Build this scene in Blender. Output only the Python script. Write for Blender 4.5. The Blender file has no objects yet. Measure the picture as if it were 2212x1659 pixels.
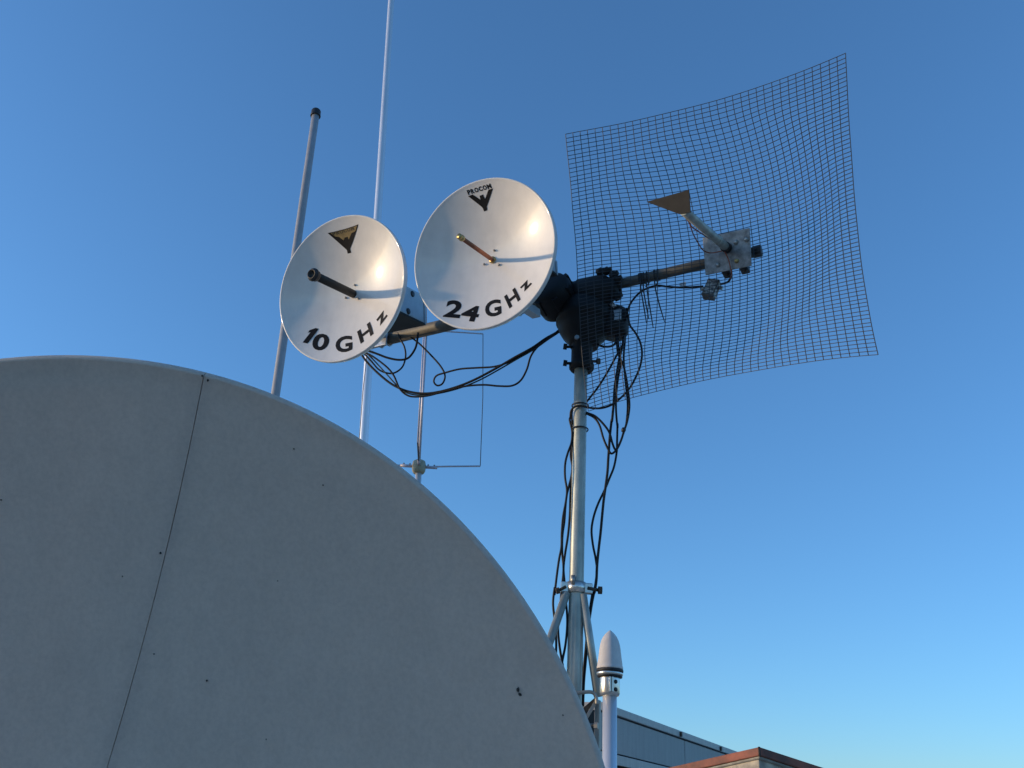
import bpy, bmesh, math, random
import numpy as np
from mathutils import Vector, Matrix
random.seed(7); rng = np.random.default_rng(7)
scene = bpy.context.scene
COL = scene.collection
R_ = math.radians

# ------------------------------------------------------------------ camera
CAM = np.array([0.0, 0.0, 1.75])
TH, RHO, FPX, PCX, PCY = R_(27.0), R_(3.68), 1854.0, 1106.0, 829.5   # photo measured on a 2212 x 1659 grid
FW = np.array([0, math.cos(TH), math.sin(TH)])
_r0 = np.array([1.0, 0, 0]); _u0 = np.array([0, -math.sin(TH), math.cos(TH)])
RT = math.cos(RHO)*_r0 + math.sin(RHO)*_u0
UP = -math.sin(RHO)*_r0 + math.cos(RHO)*_u0
cd = bpy.data.cameras.new('camera'); cam = bpy.data.objects.new('camera', cd); COL.objects.link(cam)
cd.sensor_width = 36.0; cd.lens = 36.0*FPX/2212.0; cd.clip_start = 0.05; cd.clip_end = 20000
M = Matrix.Identity(4)
for i in range(3):
    M[i][0], M[i][1], M[i][2], M[i][3] = RT[i], UP[i], -FW[i], CAM[i]
cam.matrix_world = M
scene.camera = cam

# ------------------------------------------------------------------ sky, sun, exposure
SUN_AZ, SUN_EL = R_(-91.0), R_(7.0)       # azimuth from +Y towards +X
w = bpy.data.worlds.new('World'); scene.world = w; w.use_nodes = True
nt = w.node_tree; nt.nodes.clear()
sky = nt.nodes.new('ShaderNodeTexSky'); sky.sky_type = 'NISHITA'; sky.sun_disc = False
sky.sun_elevation = SUN_EL; sky.sun_rotation = SUN_AZ
sky.altitude = 200; sky.air_density = 1.0; sky.dust_density = 0.5; sky.ozone_density = 4.9
bgn = nt.nodes.new('ShaderNodeBackground'); bgn.inputs['Strength'].default_value = 0.15
won = nt.nodes.new('ShaderNodeOutputWorld')
gm = nt.nodes.new('ShaderNodeGamma'); gm.inputs['Gamma'].default_value = 0.89     # one tone curve for the whole sky
nt.links.new(sky.outputs[0], gm.inputs[0]); nt.links.new(gm.outputs[0], bgn.inputs[0]); nt.links.new(bgn.outputs[0], won.inputs[0])
sl = bpy.data.lights.new('sun', 'SUN'); sun = bpy.data.objects.new('sun', sl); COL.objects.link(sun)
sl.energy = 1.2; sl.angle = R_(1.5); sl.color = (1.0, 0.74, 0.46)
SD = np.array([math.sin(SUN_AZ)*math.cos(SUN_EL), math.cos(SUN_AZ)*math.cos(SUN_EL), math.sin(SUN_EL)])
sun.rotation_euler = Vector(SD).to_track_quat('Z', 'Y').to_euler()
sun.location = Vector(SD)*30
scene.view_settings.view_transform = 'Standard'; scene.view_settings.look = 'None'
scene.view_settings.exposure = 1.3; scene.view_settings.gamma = 1.0
scene.view_settings.use_curve_mapping = False
scene.render.engine = 'CYCLES'
scene.render.resolution_x = 1024; scene.render.resolution_y = 768

# ------------------------------------------------------------------ pixel helpers: a pixel is a direction, a plane gives the distance
def ray(x, y): return FW + (x-PCX)/FPX*RT - (y-PCY)/FPX*UP
def at_depth(x, y, d): return CAM + d*ray(x, y)
def at_y(x, y, Y):
    v = ray(x, y); return CAM + v*(Y/v[1])
def nrm(az, el):
    az, el = R_(az), R_(el)
    return np.array([-math.sin(az)*math.cos(el), -math.cos(az)*math.cos(el), math.sin(el)])
def frame(n):
    U = np.cross([0, 0, 1.0], n); U /= np.linalg.norm(U); return U, np.cross(n, U)
def zoom(x0, y0, s):                                  # reading taken on an enlarged crop of the photograph
    return lambda x, y: ((x0 + x/s)/1.4756, (y0 + y/s)/1.4756)
Z1 = zoom(860, 520, 2.127); Z2 = zoom(1650, 780, 2.765); Z4 = zoom(1700, 1200, 2.37)
Z5 = zoom(1650, 1800, 2.212); Z6 = zoom(1100, 1000, 2.765); ZP = zoom(2000, 550, 3.318)
ZL = zoom(1740, 2150, 5.53); ZE24 = zoom(1450, 540, 10.37); ZE10 = zoom(1000, 680, 10.37)
DN = nrm(27.473, -14.508); DU, DV = frame(DN)          # the direction both small dishes point in
C10 = at_depth(734.43, 621.21, 2.752); C24 = at_depth(1041.58, 545.66, 2.55)
def at_off(x, y, off):                                # plane parallel to the small dishes, measured from the 10 GHz rim
    v = ray(x, y); return CAM + v*(((C10-CAM) @ DN + off)/(v @ DN))

# ------------------------------------------------------------------ mesh builder
ORG = {}
class MB:
    def __init__(s): s.v = []; s.f = []; s.sm = []
    def add(s, vs, fs, smooth=False):
        o = len(s.v); s.v += [np.asarray(p, float) for p in vs]
        s.f += [tuple(i+o for i in f) for f in fs]
        s.sm += [smooth]*len(fs) if isinstance(smooth, bool) else list(smooth)
    def tube(s, pts, r, n=8, caps=True, closed=False):
        P = [np.asarray(p, float) for p in pts]; m = len(P)
        rs = [r]*m if np.isscalar(r) else list(r)
        T = []
        for i in range(m):
            a, b = (P[(i-1) % m], P[(i+1) % m]) if closed else (P[max(i-1, 0)], P[min(i+1, m-1)])
            t = b-a; T.append(t/(np.linalg.norm(t)+1e-12))
        ref = np.array([0, 0, 1.0]) if abs(T[0][2]) < .9 else np.array([1.0, 0, 0])
        N = np.cross(T[0], ref); N /= np.linalg.norm(N)
        vs = []
        for i in range(m):
            N = N - T[i]*(N @ T[i]); N /= np.linalg.norm(N); B = np.cross(T[i], N)
            for k in range(n):
                a = 2*math.pi*(k+.5)/n; vs.append(P[i] + rs[i]*(math.cos(a)*N + math.sin(a)*B))
        fs = []; sm = []
        for i in range(m if closed else m-1):
            j = (i+1) % m
            for k in range(n):
                l = (k+1) % n; fs.append((i*n+k, i*n+l, j*n+l, j*n+k)); sm.append(n > 5)
        if caps and not closed:
            fs.append(tuple(range(n-1, -1, -1))); fs.append(tuple((m-1)*n+k for k in range(n))); sm += [False, False]
        s.add(vs, fs, sm)
    def lathe(s, prof, o, ax, n=32, smooth=True, xdir=None):
        ax = np.asarray(ax, float); ax = ax/np.linalg.norm(ax); o = np.asarray(o, float)
        x = np.asarray(xdir, float) if xdir is not None else np.cross(ax, [0.31, 0.22, 0.87] if abs(ax[2]) < .9 else [1.0, 0, 0])
        x = x - ax*(x @ ax); x /= np.linalg.norm(x); y = np.cross(ax, x)
        vs = []; fs = []; m = len(prof); idx = []
        for (r, h) in prof:
            if r < 1e-7: idx.append([len(vs)]*n); vs.append(o+ax*h)
            else:
                b = len(vs); idx.append(list(range(b, b+n)))
                for k in range(n):
                    a = 2*math.pi*k/n; vs.append(o + ax*h + r*(math.cos(a)*x + math.sin(a)*y))
        for i in range(m-1):
            for k in range(n):
                l = (k+1) % n; q = []
                for t in (idx[i][k], idx[i][l], idx[i+1][l], idx[i+1][k]):
                    if t not in q: q.append(t)
                if len(q) > 2: fs.append(tuple(q))
        s.add(vs, fs, smooth)
    def box(s, c, ax, h):
        c = np.asarray(c, float); X, Y, Z = [np.asarray(a, float) for a in ax]
        vs = [c + X*h[0]*i + Y*h[1]*j + Z*h[2]*k for k in (-1, 1) for j in (-1, 1) for i in (-1, 1)]
        s.add(vs, [(0, 2, 3, 1), (4, 5, 7, 6), (0, 1, 5, 4), (2, 6, 7, 3), (0, 4, 6, 2), (1, 3, 7, 5)])
    def prism(s, base, vec):
        b = [np.asarray(p, float) for p in base]; n = len(b); vec = np.asarray(vec, float)
        vs = b + [p+vec for p in b]
        fs = [tuple(range(n-1, -1, -1)), tuple(range(n, 2*n))] + [(i, (i+1) % n, n+(i+1) % n, n+i) for i in range(n)]
        s.add(vs, fs)
    def build(s, name, mat, parent=None, bevel=0, org=None, seg=2, recalc=True):
        me = bpy.data.meshes.new(name)
        V = np.array(s.v)
        if parent is not None: o = ORG[parent.name]
        elif org is not None: o = np.asarray(org, float)
        else: o = np.array([(V[:, 0].min()+V[:, 0].max())/2, (V[:, 1].min()+V[:, 1].max())/2, V[:, 2].min()])
        me.from_pydata([tuple(p-o) for p in V], [], s.f)
        me.polygons.foreach_set('use_smooth', s.sm)
        bm = bmesh.new(); bm.from_mesh(me)
        if recalc: bmesh.ops.recalc_face_normals(bm, faces=bm.faces)
        if bevel:
            bmesh.ops.bevel(bm, geom=[e for e in bm.edges if e.calc_face_angle(0) > .5], offset=bevel, segments=seg, affect='EDGES', profile=.6)
        bm.to_mesh(me); bm.free()
        me.materials.append(mat)
        ob = bpy.data.objects.new(name, me); COL.objects.link(ob)
        if parent is not None: ob.parent = parent
        else: ob.location = o
        ORG[ob.name] = o
        return ob
def thing(name, base, label, cat, group=None):
    e = bpy.data.objects.new(name, None); COL.objects.link(e); e.location = base; e.empty_display_size = .05
    ORG[e.name] = np.asarray(base, float)
    return tag(e, label, cat, group)
def tag(o, label, cat, group=None):
    o['label'] = label; o['category'] = cat
    if group: o['group'] = group
    return o
def struct(o): o['kind'] = 'structure'; return o
def spline(pts, n=8):                                  # Catmull-Rom through the points
    P = [np.asarray(p, float) for p in pts]; P = [2*P[0]-P[1]] + P + [2*P[-1]-P[-2]]; out = []
    for i in range(1, len(P)-2):
        for k in range(n):
            t = k/n; a, b, c, d = P[i-1:i+3]
            out.append(.5*(2*b + (c-a)*t + (2*a-5*b+4*c-d)*t*t + (3*b-a-3*c+d)*t**3))
    out.append(P[-2]); return out
def disc_bolt(mb, p, ax, r, h, n=6):
    mb.lathe([(0, h), (r, h), (r, -.002)], p, ax, n, smooth=False)

# ------------------------------------------------------------------ materials
def mat(name, col, rough=.5, metal=0.0, var=0.0, scale=30.0, col2=None, bump=0.0, bscale=200.0, rvar=0.0, spec=.5, stretch=None, coat=0.0, kind='NOISE', lo=.35, hi=.65, grain=None, streak=0.0):
    m = bpy.data.materials.new(name); m.use_nodes = True; t = m.node_tree; N = t.nodes; L = t.links
    b = N['Principled BSDF']; b.inputs['Roughness'].default_value = rough; b.inputs['Metallic'].default_value = metal
    b.inputs['Specular IOR Level'].default_value = spec; b.inputs['Base Color'].default_value = (*col, 1)
    b.inputs['Coat Weight'].default_value = coat; b.inputs['Coat Roughness'].default_value = .09
    tc = N.new('ShaderNodeTexCoord'); mp = N.new('ShaderNodeMapping'); L.new(tc.outputs['Object'], mp.inputs[0])
    if stretch: mp.inputs['Scale'].default_value = stretch
    if col2 is not None or var:
        c2 = col2 if col2 is not None else tuple(max(0, c*(1-var)) for c in col)
        if kind == 'VORONOI':
            nz = N.new('ShaderNodeTexVoronoi'); nz.inputs['Scale'].default_value = scale; sock = nz.outputs['Color']
            sp = N.new('ShaderNodeSeparateColor'); L.new(sock, sp.inputs[0]); sock = sp.outputs[0]
        else:
            nz = N.new('ShaderNodeTexNoise'); nz.inputs['Scale'].default_value = scale; nz.inputs['Detail'].default_value = 6; nz.inputs['Roughness'].default_value = .6; sock = nz.outputs['Fac']
        L.new(mp.outputs[0], nz.inputs['Vector'])
        rp = N.new('ShaderNodeValToRGB'); rp.color_ramp.elements[0].position = lo; rp.color_ramp.elements[1].position = hi
        rp.color_ramp.elements[0].color = (*c2, 1); rp.color_ramp.elements[1].color = (*col, 1)
        L.new(sock, rp.inputs[0]); L.new(rp.outputs[0], b.inputs['Base Color'])
        if rvar:
            mr = N.new('ShaderNodeMapRange'); mr.inputs['To Min'].default_value = rough-rvar; mr.inputs['To Max'].default_value = rough+rvar
            L.new(sock, mr.inputs['Value']); L.new(mr.outputs[0], b.inputs['Roughness'])
    src = b.inputs['Base Color'].links[0].from_socket if b.inputs['Base Color'].links else None
    for sc_, amt, st in ([(grain[0], grain[1], None)] if grain else []) + ([(1.0, streak, True)] if streak else []):
        g1 = N.new('ShaderNodeTexNoise'); g1.inputs['Detail'].default_value = 5; g1.inputs['Roughness'].default_value = .65
        if st:
            m2 = N.new('ShaderNodeMapping'); m2.inputs['Scale'].default_value = (26, 26, 1.6); L.new(tc.outputs['Object'], m2.inputs[0]); L.new(m2.outputs[0], g1.inputs['Vector'])
        else: L.new(mp.outputs[0], g1.inputs['Vector'])
        g1.inputs['Scale'].default_value = sc_
        r1 = N.new('ShaderNodeMapRange'); r1.inputs['From Min'].default_value = .3; r1.inputs['From Max'].default_value = .62; r1.inputs['To Min'].default_value = 1-amt; r1.inputs['To Max'].default_value = 1
        L.new(g1.outputs['Fac'], r1.inputs['Value'])
        mx = N.new('ShaderNodeMix'); mx.data_type = 'RGBA'; mx.blend_type = 'MULTIPLY'; mx.inputs['Factor'].default_value = 1
        L.new(src, mx.inputs[6]); L.new(r1.outputs[0], mx.inputs[7]); src = mx.outputs[2]; L.new(src, b.inputs['Base Color'])
    if bump:
        n2 = N.new('ShaderNodeTexNoise'); n2.inputs['Scale'].default_value = bscale; n2.inputs['Detail'].default_value = 4
        L.new(mp.outputs[0], n2.inputs['Vector'])
        bp = N.new('ShaderNodeBump'); bp.inputs['Strength'].default_value = bump; bp.inputs['Distance'].default_value = .002
        L.new(n2.outputs['Fac'], bp.inputs['Height']); L.new(bp.outputs[0], b.inputs['Normal'])
    return m
MT = dict(
    dish_white=mat('small dish gloss paint', (.74, .705, .67), .42, 0, .05, 14, bump=.02, bscale=40, spec=.4, rvar=.04, coat=.55, grain=(30, .05), streak=.06),
    dish_back=mat('small dish back', (.62, .62, .60), .45, 0, .08, 14),
    big=mat('large dish weathered paint', (.85, .76, .685), .62, 0, .04, 5.0, bump=.10, bscale=420, rvar=.05, grain=(95, .10), streak=.05),
    seam=mat('seam sealant', (.05, .055, .06), .8),
    ink=mat('black vinyl lettering', (.010, .010, .012), .6, spec=.12),
    gold=mat('tarnished gold foil', (.30, .21, .085), .5, .2, .4, 60),
    ink_soft=mat('faded print', (.045, .036, .022), .5, .2),
    horn_black=mat('dark weathered feed', (.035, .031, .026), .5, .2, .3, 40),
    copper=mat('copper waveguide', (.42, .17, .10), .38, .85, .35, 35, rvar=.1),
    brass=mat('brass feed tip', (.58, .42, .18), .35, .9, .3, 60),
    galv=mat('galvanised tube', (.52, .54, .48), .45, .4, 0, 34, col2=(.33, .35, .32), lo=.3, hi=.66, stretch=(1, 1, .4), rvar=.1, bump=.06, bscale=90, grain=(22, .3)),
    plate=mat('spangled galvanised plate', (.34, .345, .35), .5, .35, 0, 48, col2=(.10, .10, .105), rvar=.1, bump=.04, bscale=70, kind='NOISE', lo=.3, hi=.72),
    pipe=mat('weathered steel pipe', (.15, .135, .105), .6, .2, .4, 30, stretch=(1, 1, 1), bump=.06, bscale=80, rvar=.1),
    pipe_grey=mat('weathered grey pipe', (.115, .115, .10), .6, .2, .4, 30, bump=.06, bscale=80, rvar=.1),
    alu=mat('aluminium tube', (.80, .81, .84), .3, .45, .10, 20, stretch=(1, 1, .1), rvar=.06),
    alu_dull=mat('dull aluminium', (.60, .61, .63), .42, .8, .25, 40, rvar=.1),
    wire=mat('mesh wire', (.045, .05, .06), .55, .3, .3, 40),
    rotor=mat('black rotator casting', (.013, .0125, .0125), .6, 0, .45, 22, bump=.15, bscale=120, spec=.3),
    bolt=mat('bolt steel', (.36, .35, .33), .4, .8, .3, 60),
    rust=mat('rusty bolt', (.10, .075, .055), .7, .3, .5, 60),
    cable=mat('black cable jacket', (.009, .009, .010), .5, 0, .3, 60, spec=.25),
    cable_green=mat('dark green cable jacket', (.02, .05, .045), .45, 0, .3, 60),
    red_wire=mat('reddish thin coax', (.28, .075, .04), .5, 0, .4, 200),
    boxgrey=mat('pale blue grey enclosure', (.42, .48, .52), .45, .1, .15, 25, rvar=.08),
    box_dark=mat('brown sticker enclosure', (.13, .115, .10), .5, 0, .3, 30),
    label=mat('printed sticker', (.48, .47, .44), .6, 0, 0, 90, col2=(.10, .10, .10), lo=.40, hi=.60),
    glassfibre=mat('grey glassfibre tube', (.33, .335, .36), .55, 0, .15, 30),
    black=mat('black plastic cap', (.02, .02, .022), .5, 0, .2, 40),
    pale_rod=mat('pale antenna rod', (.52, .48, .52), .45, .3, .12, 30),
    hub=mat('yellowed plastic hub', (.40, .36, .24), .55, 0, .3, 35),
    dark_rod=mat('tarnished rod', (.065, .056, .047), .5, .4, .2, 50),
    feedplate=mat('grey brown sheet with shade', (.032, .029, .025), .7, 0, .25, 40, spec=.2),  # base colour darkened in place of shade on the feed plate
    radome=mat('matt white radome', (.62, .59, .57), .7, 0, .05, 15, bump=.04, bscale=500, grain=(60, .1), streak=.08),
    rubber=mat('rubber gasket', (.012, .012, .013), .6),
    clampsteel=mat('polished clamp', (.72, .69, .64), .3, .85, .15, 30, rvar=.08),
    steel_post=mat('galvanised post', (.42, .40, .36), .55, .55, .3, 22, stretch=(1, 1, .3), rvar=.1),
    cladding=mat('grey metal cladding', (.34, .335, .33), .6, 0, .08, 4, rvar=.05, streak=.18, grain=(40, .08)),
    flashing=mat('grey roof flashing', (.40, .39, .385), .5, .1, .12, 6, streak=.2),
    dark=mat('dark timber and box shade', (.035, .033, .03), .8, 0, .4, 14),
    brick=mat('dark brick', (.16, .085, .06), .85, 0, .5, 18, bump=.3, bscale=60),
    redcap=mat('rust red roof flashing', (.30, .085, .05), .7, 0, .45, 7, col2=(.13, .05, .035), bump=.15, bscale=40),
    mortar=mat('weathered mortar', (.36, .34, .29), .9, 0, .35, 22, bump=.4, bscale=70),
    render=mat('stained beige render', (.58, .50, .38), .9, 0, 0, 7, col2=(.27, .24, .20), bump=.3, bscale=60, lo=.38, hi=.6),
    deck=mat('pale roof gravel', (.52, .475, .41), .9, 0, .2, 3, bump=.4, bscale=120),
    ground=mat('ground', (.12, .115, .08), .95, 0, .4, .02),
    fleck=mat('dark chip', (.03, .028, .026), .8),
)

# ------------------------------------------------------------------ the setting: flat roof and the land below it
g = MB(); g.box((0, 0, -9.5), np.eye(3), (6000, 6000, .5)); struct(g.build('ground', MT['ground'], org=(0, 0, -9)))
g = MB(); g.box((1.0, 4.0, -4.5), np.eye(3), (9, 12, 4.5)); struct(g.build('roof_deck', MT['deck'], org=(1, 4, 0)))

# ------------------------------------------------------------------ small dishes
RIM, FOC = .24, .20
def par(r): return r*r/(4*FOC)
DEP = par(RIM)
def dish_uv(c, px):                                   # where a pixel falls on the bowl, in the dish's own axes
    v = ray(*px); z = -DEP*.6
    for _ in range(8):
        P = CAM + v*(((c-CAM) @ DN + z)/(v @ DN)); q = P-c
        u, t = q @ DU, q @ DV; z = par(math.hypot(u, t)) - DEP
    return np.array([u, t])
def bowl(c, uv, lift=.0006):
    u, t = uv; r = math.hypot(u, t); z = par(r)-DEP
    n = DN - (u*DU+t*DV)/(2*FOC); n /= np.linalg.norm(n)
    return c + u*DU + t*DV + z*DN + n*lift
def glyph_mesh(ch, bold=.02):
    cu = bpy.data.curves.new('glyph', 'FONT'); cu.body = ch; cu.size = 1; cu.offset = bold; cu.fill_mode = 'FRONT'; cu.resolution_u = 4
    ob = bpy.data.objects.new('glyph', cu); COL.objects.link(ob)
    dg = bpy.context.evaluated_depsgraph_get(); me = bpy.data.meshes.new_from_object(ob.evaluated_get(dg))
    V = np.array([v.co[:2] for v in me.vertices]); F = [tuple(p.vertices) for p in me.polygons]
    bpy.data.objects.remove(ob); bpy.data.curves.remove(cu); bpy.data.meshes.remove(me)
    lo, hi = V.min(0), V.max(0)
    return (V-lo)/(hi-lo), F
def glyph_on(mb, c, ch, bl, br, tl, bold=.02, lift=.0006):
    V, F = glyph_mesh(ch, bold) if ch != '1' else (np.array([(.30, 0), (1, 0), (1, 1), (.55, 1), (0, .80), (0, .62), (.30, .70)]), [tuple(range(7))]); a, b, d = dish_uv(c, bl), dish_uv(c, br), dish_uv(c, tl)
    mb.add([bowl(c, a + (b-a)*x + (d-a)*y, lift) for x, y in V], F)
def poly_on(mb, c, pts, lift=.0006):
    bm = bmesh.new(); vs = [bm.verts.new((*dish_uv(c, p), 0)) for p in pts]; bm.faces.new(vs)
    bmesh.ops.triangulate(bm, faces=bm.faces[:])
    bmesh.ops.subdivide_edges(bm, edges=bm.edges[:], cuts=5, use_grid_fill=True)
    bm.verts.index_update()
    mb.add([bowl(c, v.co[:2], lift) for v in bm.verts], [tuple(v.index for v in f.verts) for f in bm.faces]); bm.free()
def make_dish(c, label, feed, letters, emblem):
    base = c - DN*(DEP+.02)
    t = thing('dish_antenna', base, label, 'dish antenna')
    m = MB(); N = 26
    prof = [(RIM*i/N, par(RIM*i/N)-DEP) for i in range(N+1)]
    prof += [(RIM+.0015, .0012), (RIM+.0045, .0012), (RIM+.006, -.001), (RIM+.006, -.014), (RIM+.003, -.016), (RIM-.004, -.013)]
    prof += [(RIM*i/N, par(RIM*i/N)-DEP-.005) for i in range(N-1, 0, -2)] + [(0, -DEP-.005)]
    m.lathe(prof, c, DN, 96); refl = m.build('reflector', MT['dish_white'], t)
    feed(c, t)
    for a in (R_(75), R_(195), R_(315)):
        p = bowl(c, (.03*math.cos(a), .03*math.sin(a)), 0); s = MB(); s.lathe([(0, .006), (.0025, .0055), (.0035, .003), (.0035, -.001)], p, DN, 10); s.build('screw', MT['bolt'], t)
    for ch, bl, br, tl in letters:
        s = MB(); glyph_on(s, c, ch, Z1(*bl), Z1(*br), Z1(*tl), .034); s.build('letter', MT['ink'], t)
    emblem(c, t)
    return t
def feed10(c, t):
    v = c - DN*DEP; m = MB(); L = .195
    m.lathe([(.0135, -.002), (.0135, L), (.0, L)], v, DN, 12); f = m.build('feed', MT['horn_black'], t)
    m = MB(); m.lathe([(.0, L-.004), (.0175, L-.004), (.0185, L), (.0185, L+.016), (.016, L+.02), (.013, L+.022), (.012, L+.012), (0, L+.012)], v, DN, 16); m.build('feed_head', MT['black'], f)
    m = MB(); m.lathe([(.0185, L+.008), (.021, L+.009), (.021, L+.013), (.0185, L+.014)], v, DN, 16); m.build('collar', MT['black'], f)
def feed24(c, t):
    v = c - DN*DEP; m = MB(); L = .192
    m.lathe([(.0065, -.002), (.0065, L), (.0, L)], v, DN, 12); f = m.build('feed', MT['copper'], t)
    m = MB(); m.lathe([(0, L-.003), (.0085, L-.003), (.0092, L), (.0092, L+.006), (.0065, L+.008), (.0065, L+.012), (.0085, L+.013), (.0085, L+.018), (.0, L+.018)], v, DN, 16); m.build('feed_head', MT['brass'], f)
    m = MB(); m.lathe([(.0065, .001), (.011, .001), (.011, .004), (.0065, .005)], v, DN, 16); m.build('collar', MT['brass'], f)
def emblem24(c, t):
    Z = ZE24; m = MB()
    poly_on(m, c, [Z(*p) for p in [(435, 880), (590, 830), (850, 1005), (860, 1130), (960, 1300), (930, 1290), (880, 1230)]])
    poly_on(m, c, [Z(*p) for p in [(850, 1005), (815, 875), (930, 830), (1000, 975), (1050, 1240), (960, 1300), (860, 1130)]])
    poly_on(m, c, [Z(*p) for p in [(1000, 975), (1110, 670), (1262, 625), (1062, 1220), (1050, 1240)]])
    poly_on(m, c, [Z(*p) for p in [(930, 1290), (1060, 1225), (1075, 1345), (965, 1390)]], .0008)
    m.build('emblem', MT['ink'], t)
    a, b = np.array([440, 845.]), np.array([1240, 610.]); up = np.array([-62, -150.])
    word = 'PROCOM'; wd = [.85, .9, 1.05, 1.0, 1.05, 1.15]; tot = sum(wd); x = 0
    for ch, w_ in zip(word, wd):
        p = a+(b-a)*(x+.06*w_)/tot; q = a+(b-a)*(x+.94*w_)/tot; x += w_
        s = MB(); glyph_on(s, c, ch, Z(*p), Z(*q), Z(*(p+up)), .05); s.build('letter', MT['ink'], t)
def emblem10(c, t):
    Z = ZE10; m = MB()
    poly_on(m, c, [Z(*p) for p in [(460, 650), (1480, 362), (1210, 1170), (1240, 1300), (1125, 1335), (1100, 1215)]])
    m.build('emblem', MT['ink'], t)
    m = MB(); poly_on(m, c, [Z(*p) for p in [(560, 655), (1440, 405), (1380, 590), (1255, 650), (1165, 865), (1130, 770), (1030, 800), (995, 895), (845, 780), (720, 770)]], .0011)
    m.build('gold_field', MT['gold'], t)
    a, b = np.array([640, 745.]), np.array([1370, 545.]); up = np.array([-40, -112.])
    for i, ch in enumerate('PROCOM'):
        p = a+(b-a)*(i+.08)/6; q = a+(b-a)*(i+.9)/6
        s = MB(); glyph_on(s, c, ch, Z(*p), Z(*q), Z(*(p+up)), .03, .0016); s.build('letter', MT['ink_soft'], t)
dish10 = make_dish(C10, 'white dish lettered 10 GHz with thick black feed and gold triangle emblem', feed10,
    [('1', (208, 1212), (256, 1224), (285, 1112)), ('0', (274, 1262), (382, 1276), (306, 1150)), ('G', (446, 1292), (560, 1272), (442, 1182)),
     ('H', (617, 1226), (705, 1157), (592, 1143)), ('z', (748, 1103), (803, 1032), (718, 1068))], emblem10)
_k = 2.55/2.653; RIM, FOC = .24*_k, .20*_k; DEP = par(RIM)
dish24 = make_dish(C24, 'white dish lettered 24 GHz with slim copper feed', feed24,
    [('2', (1172, 1042), (1286, 1052), (1206, 926)), ('4', (1285, 1064), (1402, 1078), (1318, 958)), ('G', (1462, 1052), (1572, 1028), (1455, 940)),
     ('H', (1626, 987), (1702, 925), (1588, 905)), ('z', (1726, 872), (1782, 814), (1692, 848))], emblem24)

# electronics boxes and brackets behind the dishes
AX = (DU, DV, DN)
def back_box(c, t, du, dv, o0, o1, hu, hv, mt):
    p = c + DU*du + DV*dv + DN*((o0+o1)/2)
    m = MB(); m.box(p, AX, (hu, hv, abs(o1-o0)/2)); b = m.build('back_box', mt, t, bevel=.006)
    m = MB(); m.box(p - DN*(abs(o1-o0)/2+.003), AX, (hu+.004, hv+.004, .004)); m.build('lid', mt, b, bevel=.002)
    for k, (dz, dy) in enumerate(((-.05, .035), (.02, .02), (.055, -.035), (-.02, -.04))):
        s = MB(); s.lathe([(0, .004), (.009*min(1, hv/.05), .004), (.011*min(1, hv/.05), .002), (.011*min(1, hv/.05), -.002)], p + DU*hu + DN*dz + DV*dy*hv/.055, DU, 14); s.build('plug', MT['black'], b)
    m = MB(); m.box(p - DV*(hv+.0035), AX, (hu+.002, .003, abs(o1-o0)/2+.004)); m.build('shade_plate', MT['dark'], b)  # added dark plate, stands in for shade on the box underside
    m = MB(); m.box(c - DN*(DEP+.041), AX, (.035, .05, .03)); m.build('bracket', MT['alu_dull'], t, bevel=.003)
    return b

# ------------------------------------------------------------------ boom, rotator, mast
PL, PR = at_off(800, 741, -.455), at_off(1645, 541, -.405)
PD = (PR-PL)/np.linalg.norm(PR-PL)
def on_boom(px): # the point of the boom nearest to a pixel column
    best = min((PL+(PR-PL)*k/400 for k in range(401)), key=lambda P: abs(PCX+FPX*((P-CAM) @ RT)/((P-CAM) @ FW)-px)); return best
JN = on_boom(1290)
m = MB(); bm_ = thing('boom_pipe', JN, 'weathered horizontal pipe carrying the white dishes and wire mesh reflector', 'pipe')
m.tube([PL, PL+.5*(JN-PL), JN-PD*.02], .0235, 20); m.build('thick_pipe', MT['pipe'], bm_)
m = MB(); m.tube([JN-PD*.02, (JN+PR)/2, PR], .0165, 20); m.build('thin_pipe', MT['pipe_grey'], bm_)
m = MB(); m.lathe([(0, .001), (.0165, .001), (.0185, -.001), (.0185, -.024), (.0165, -.024)], PR, PD, 20); m.build('end_cap', MT['black'], bm_)

UPW = np.array([0, 0, 1.0]); BH = np.cross(UPW, PD); BH /= np.linalg.norm(BH)     # BH: away from the camera side
if BH[1] < 0: BH = -BH
BV = np.cross(PD, -BH) if np.cross(PD, -BH)[2] > 0 else np.cross(PD, BH)
def boom_clamp(parent, P, rr, name='pipe_clamp'):
    for s_ in (-1, 1):
        m = MB(); m.tube([P + PD*.018*s_ + rr*1.12*(math.cos(a)*BV + math.sin(a)*BH) for a in np.linspace(0, 2*math.pi, 16, endpoint=False)], .0035, 6, closed=True); m.build('u_bolt', MT['bolt'], parent)
    m = MB(); m.box(P - BH*(rr+.006), (PD, BV, BH), (.035, .045, .004)); m.build(name, MT['alu_dull'], parent, bevel=.002)
for c, t, xs in ((C10, dish10, 830), (C24, dish24, 1130)):
    P = on_boom(xs); o = (P-c) @ DN
    boom_clamp(t, P, .0235)
    a = c - DV*.03 - DN*(DEP+.04)
    m = MB(); q = P - BH*.03; d_ = q-a; L_ = np.linalg.norm(d_); d_ = d_/L_
    sx = np.cross(d_, UPW); sx /= np.linalg.norm(sx)
    m.box((a+q)/2, (sx, np.cross(sx, d_), d_), (.022, .008, L_/2)); m.build('arm', MT['alu_dull'], t, bevel=.002)
pb = at_off(888, 656, -.25)-C10
back_box(C10, dish10, pb @ DU - .085, pb @ DV + .005, -.085, -.335, .085, .052, MT['boxgrey'])
pb = at_off(1225, 586, -.34)-C24
back_box(C24, dish24, pb @ DU - .058, pb @ DV - .020, -.10, -.235, .058, .020, MT['boxgrey'])
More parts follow.
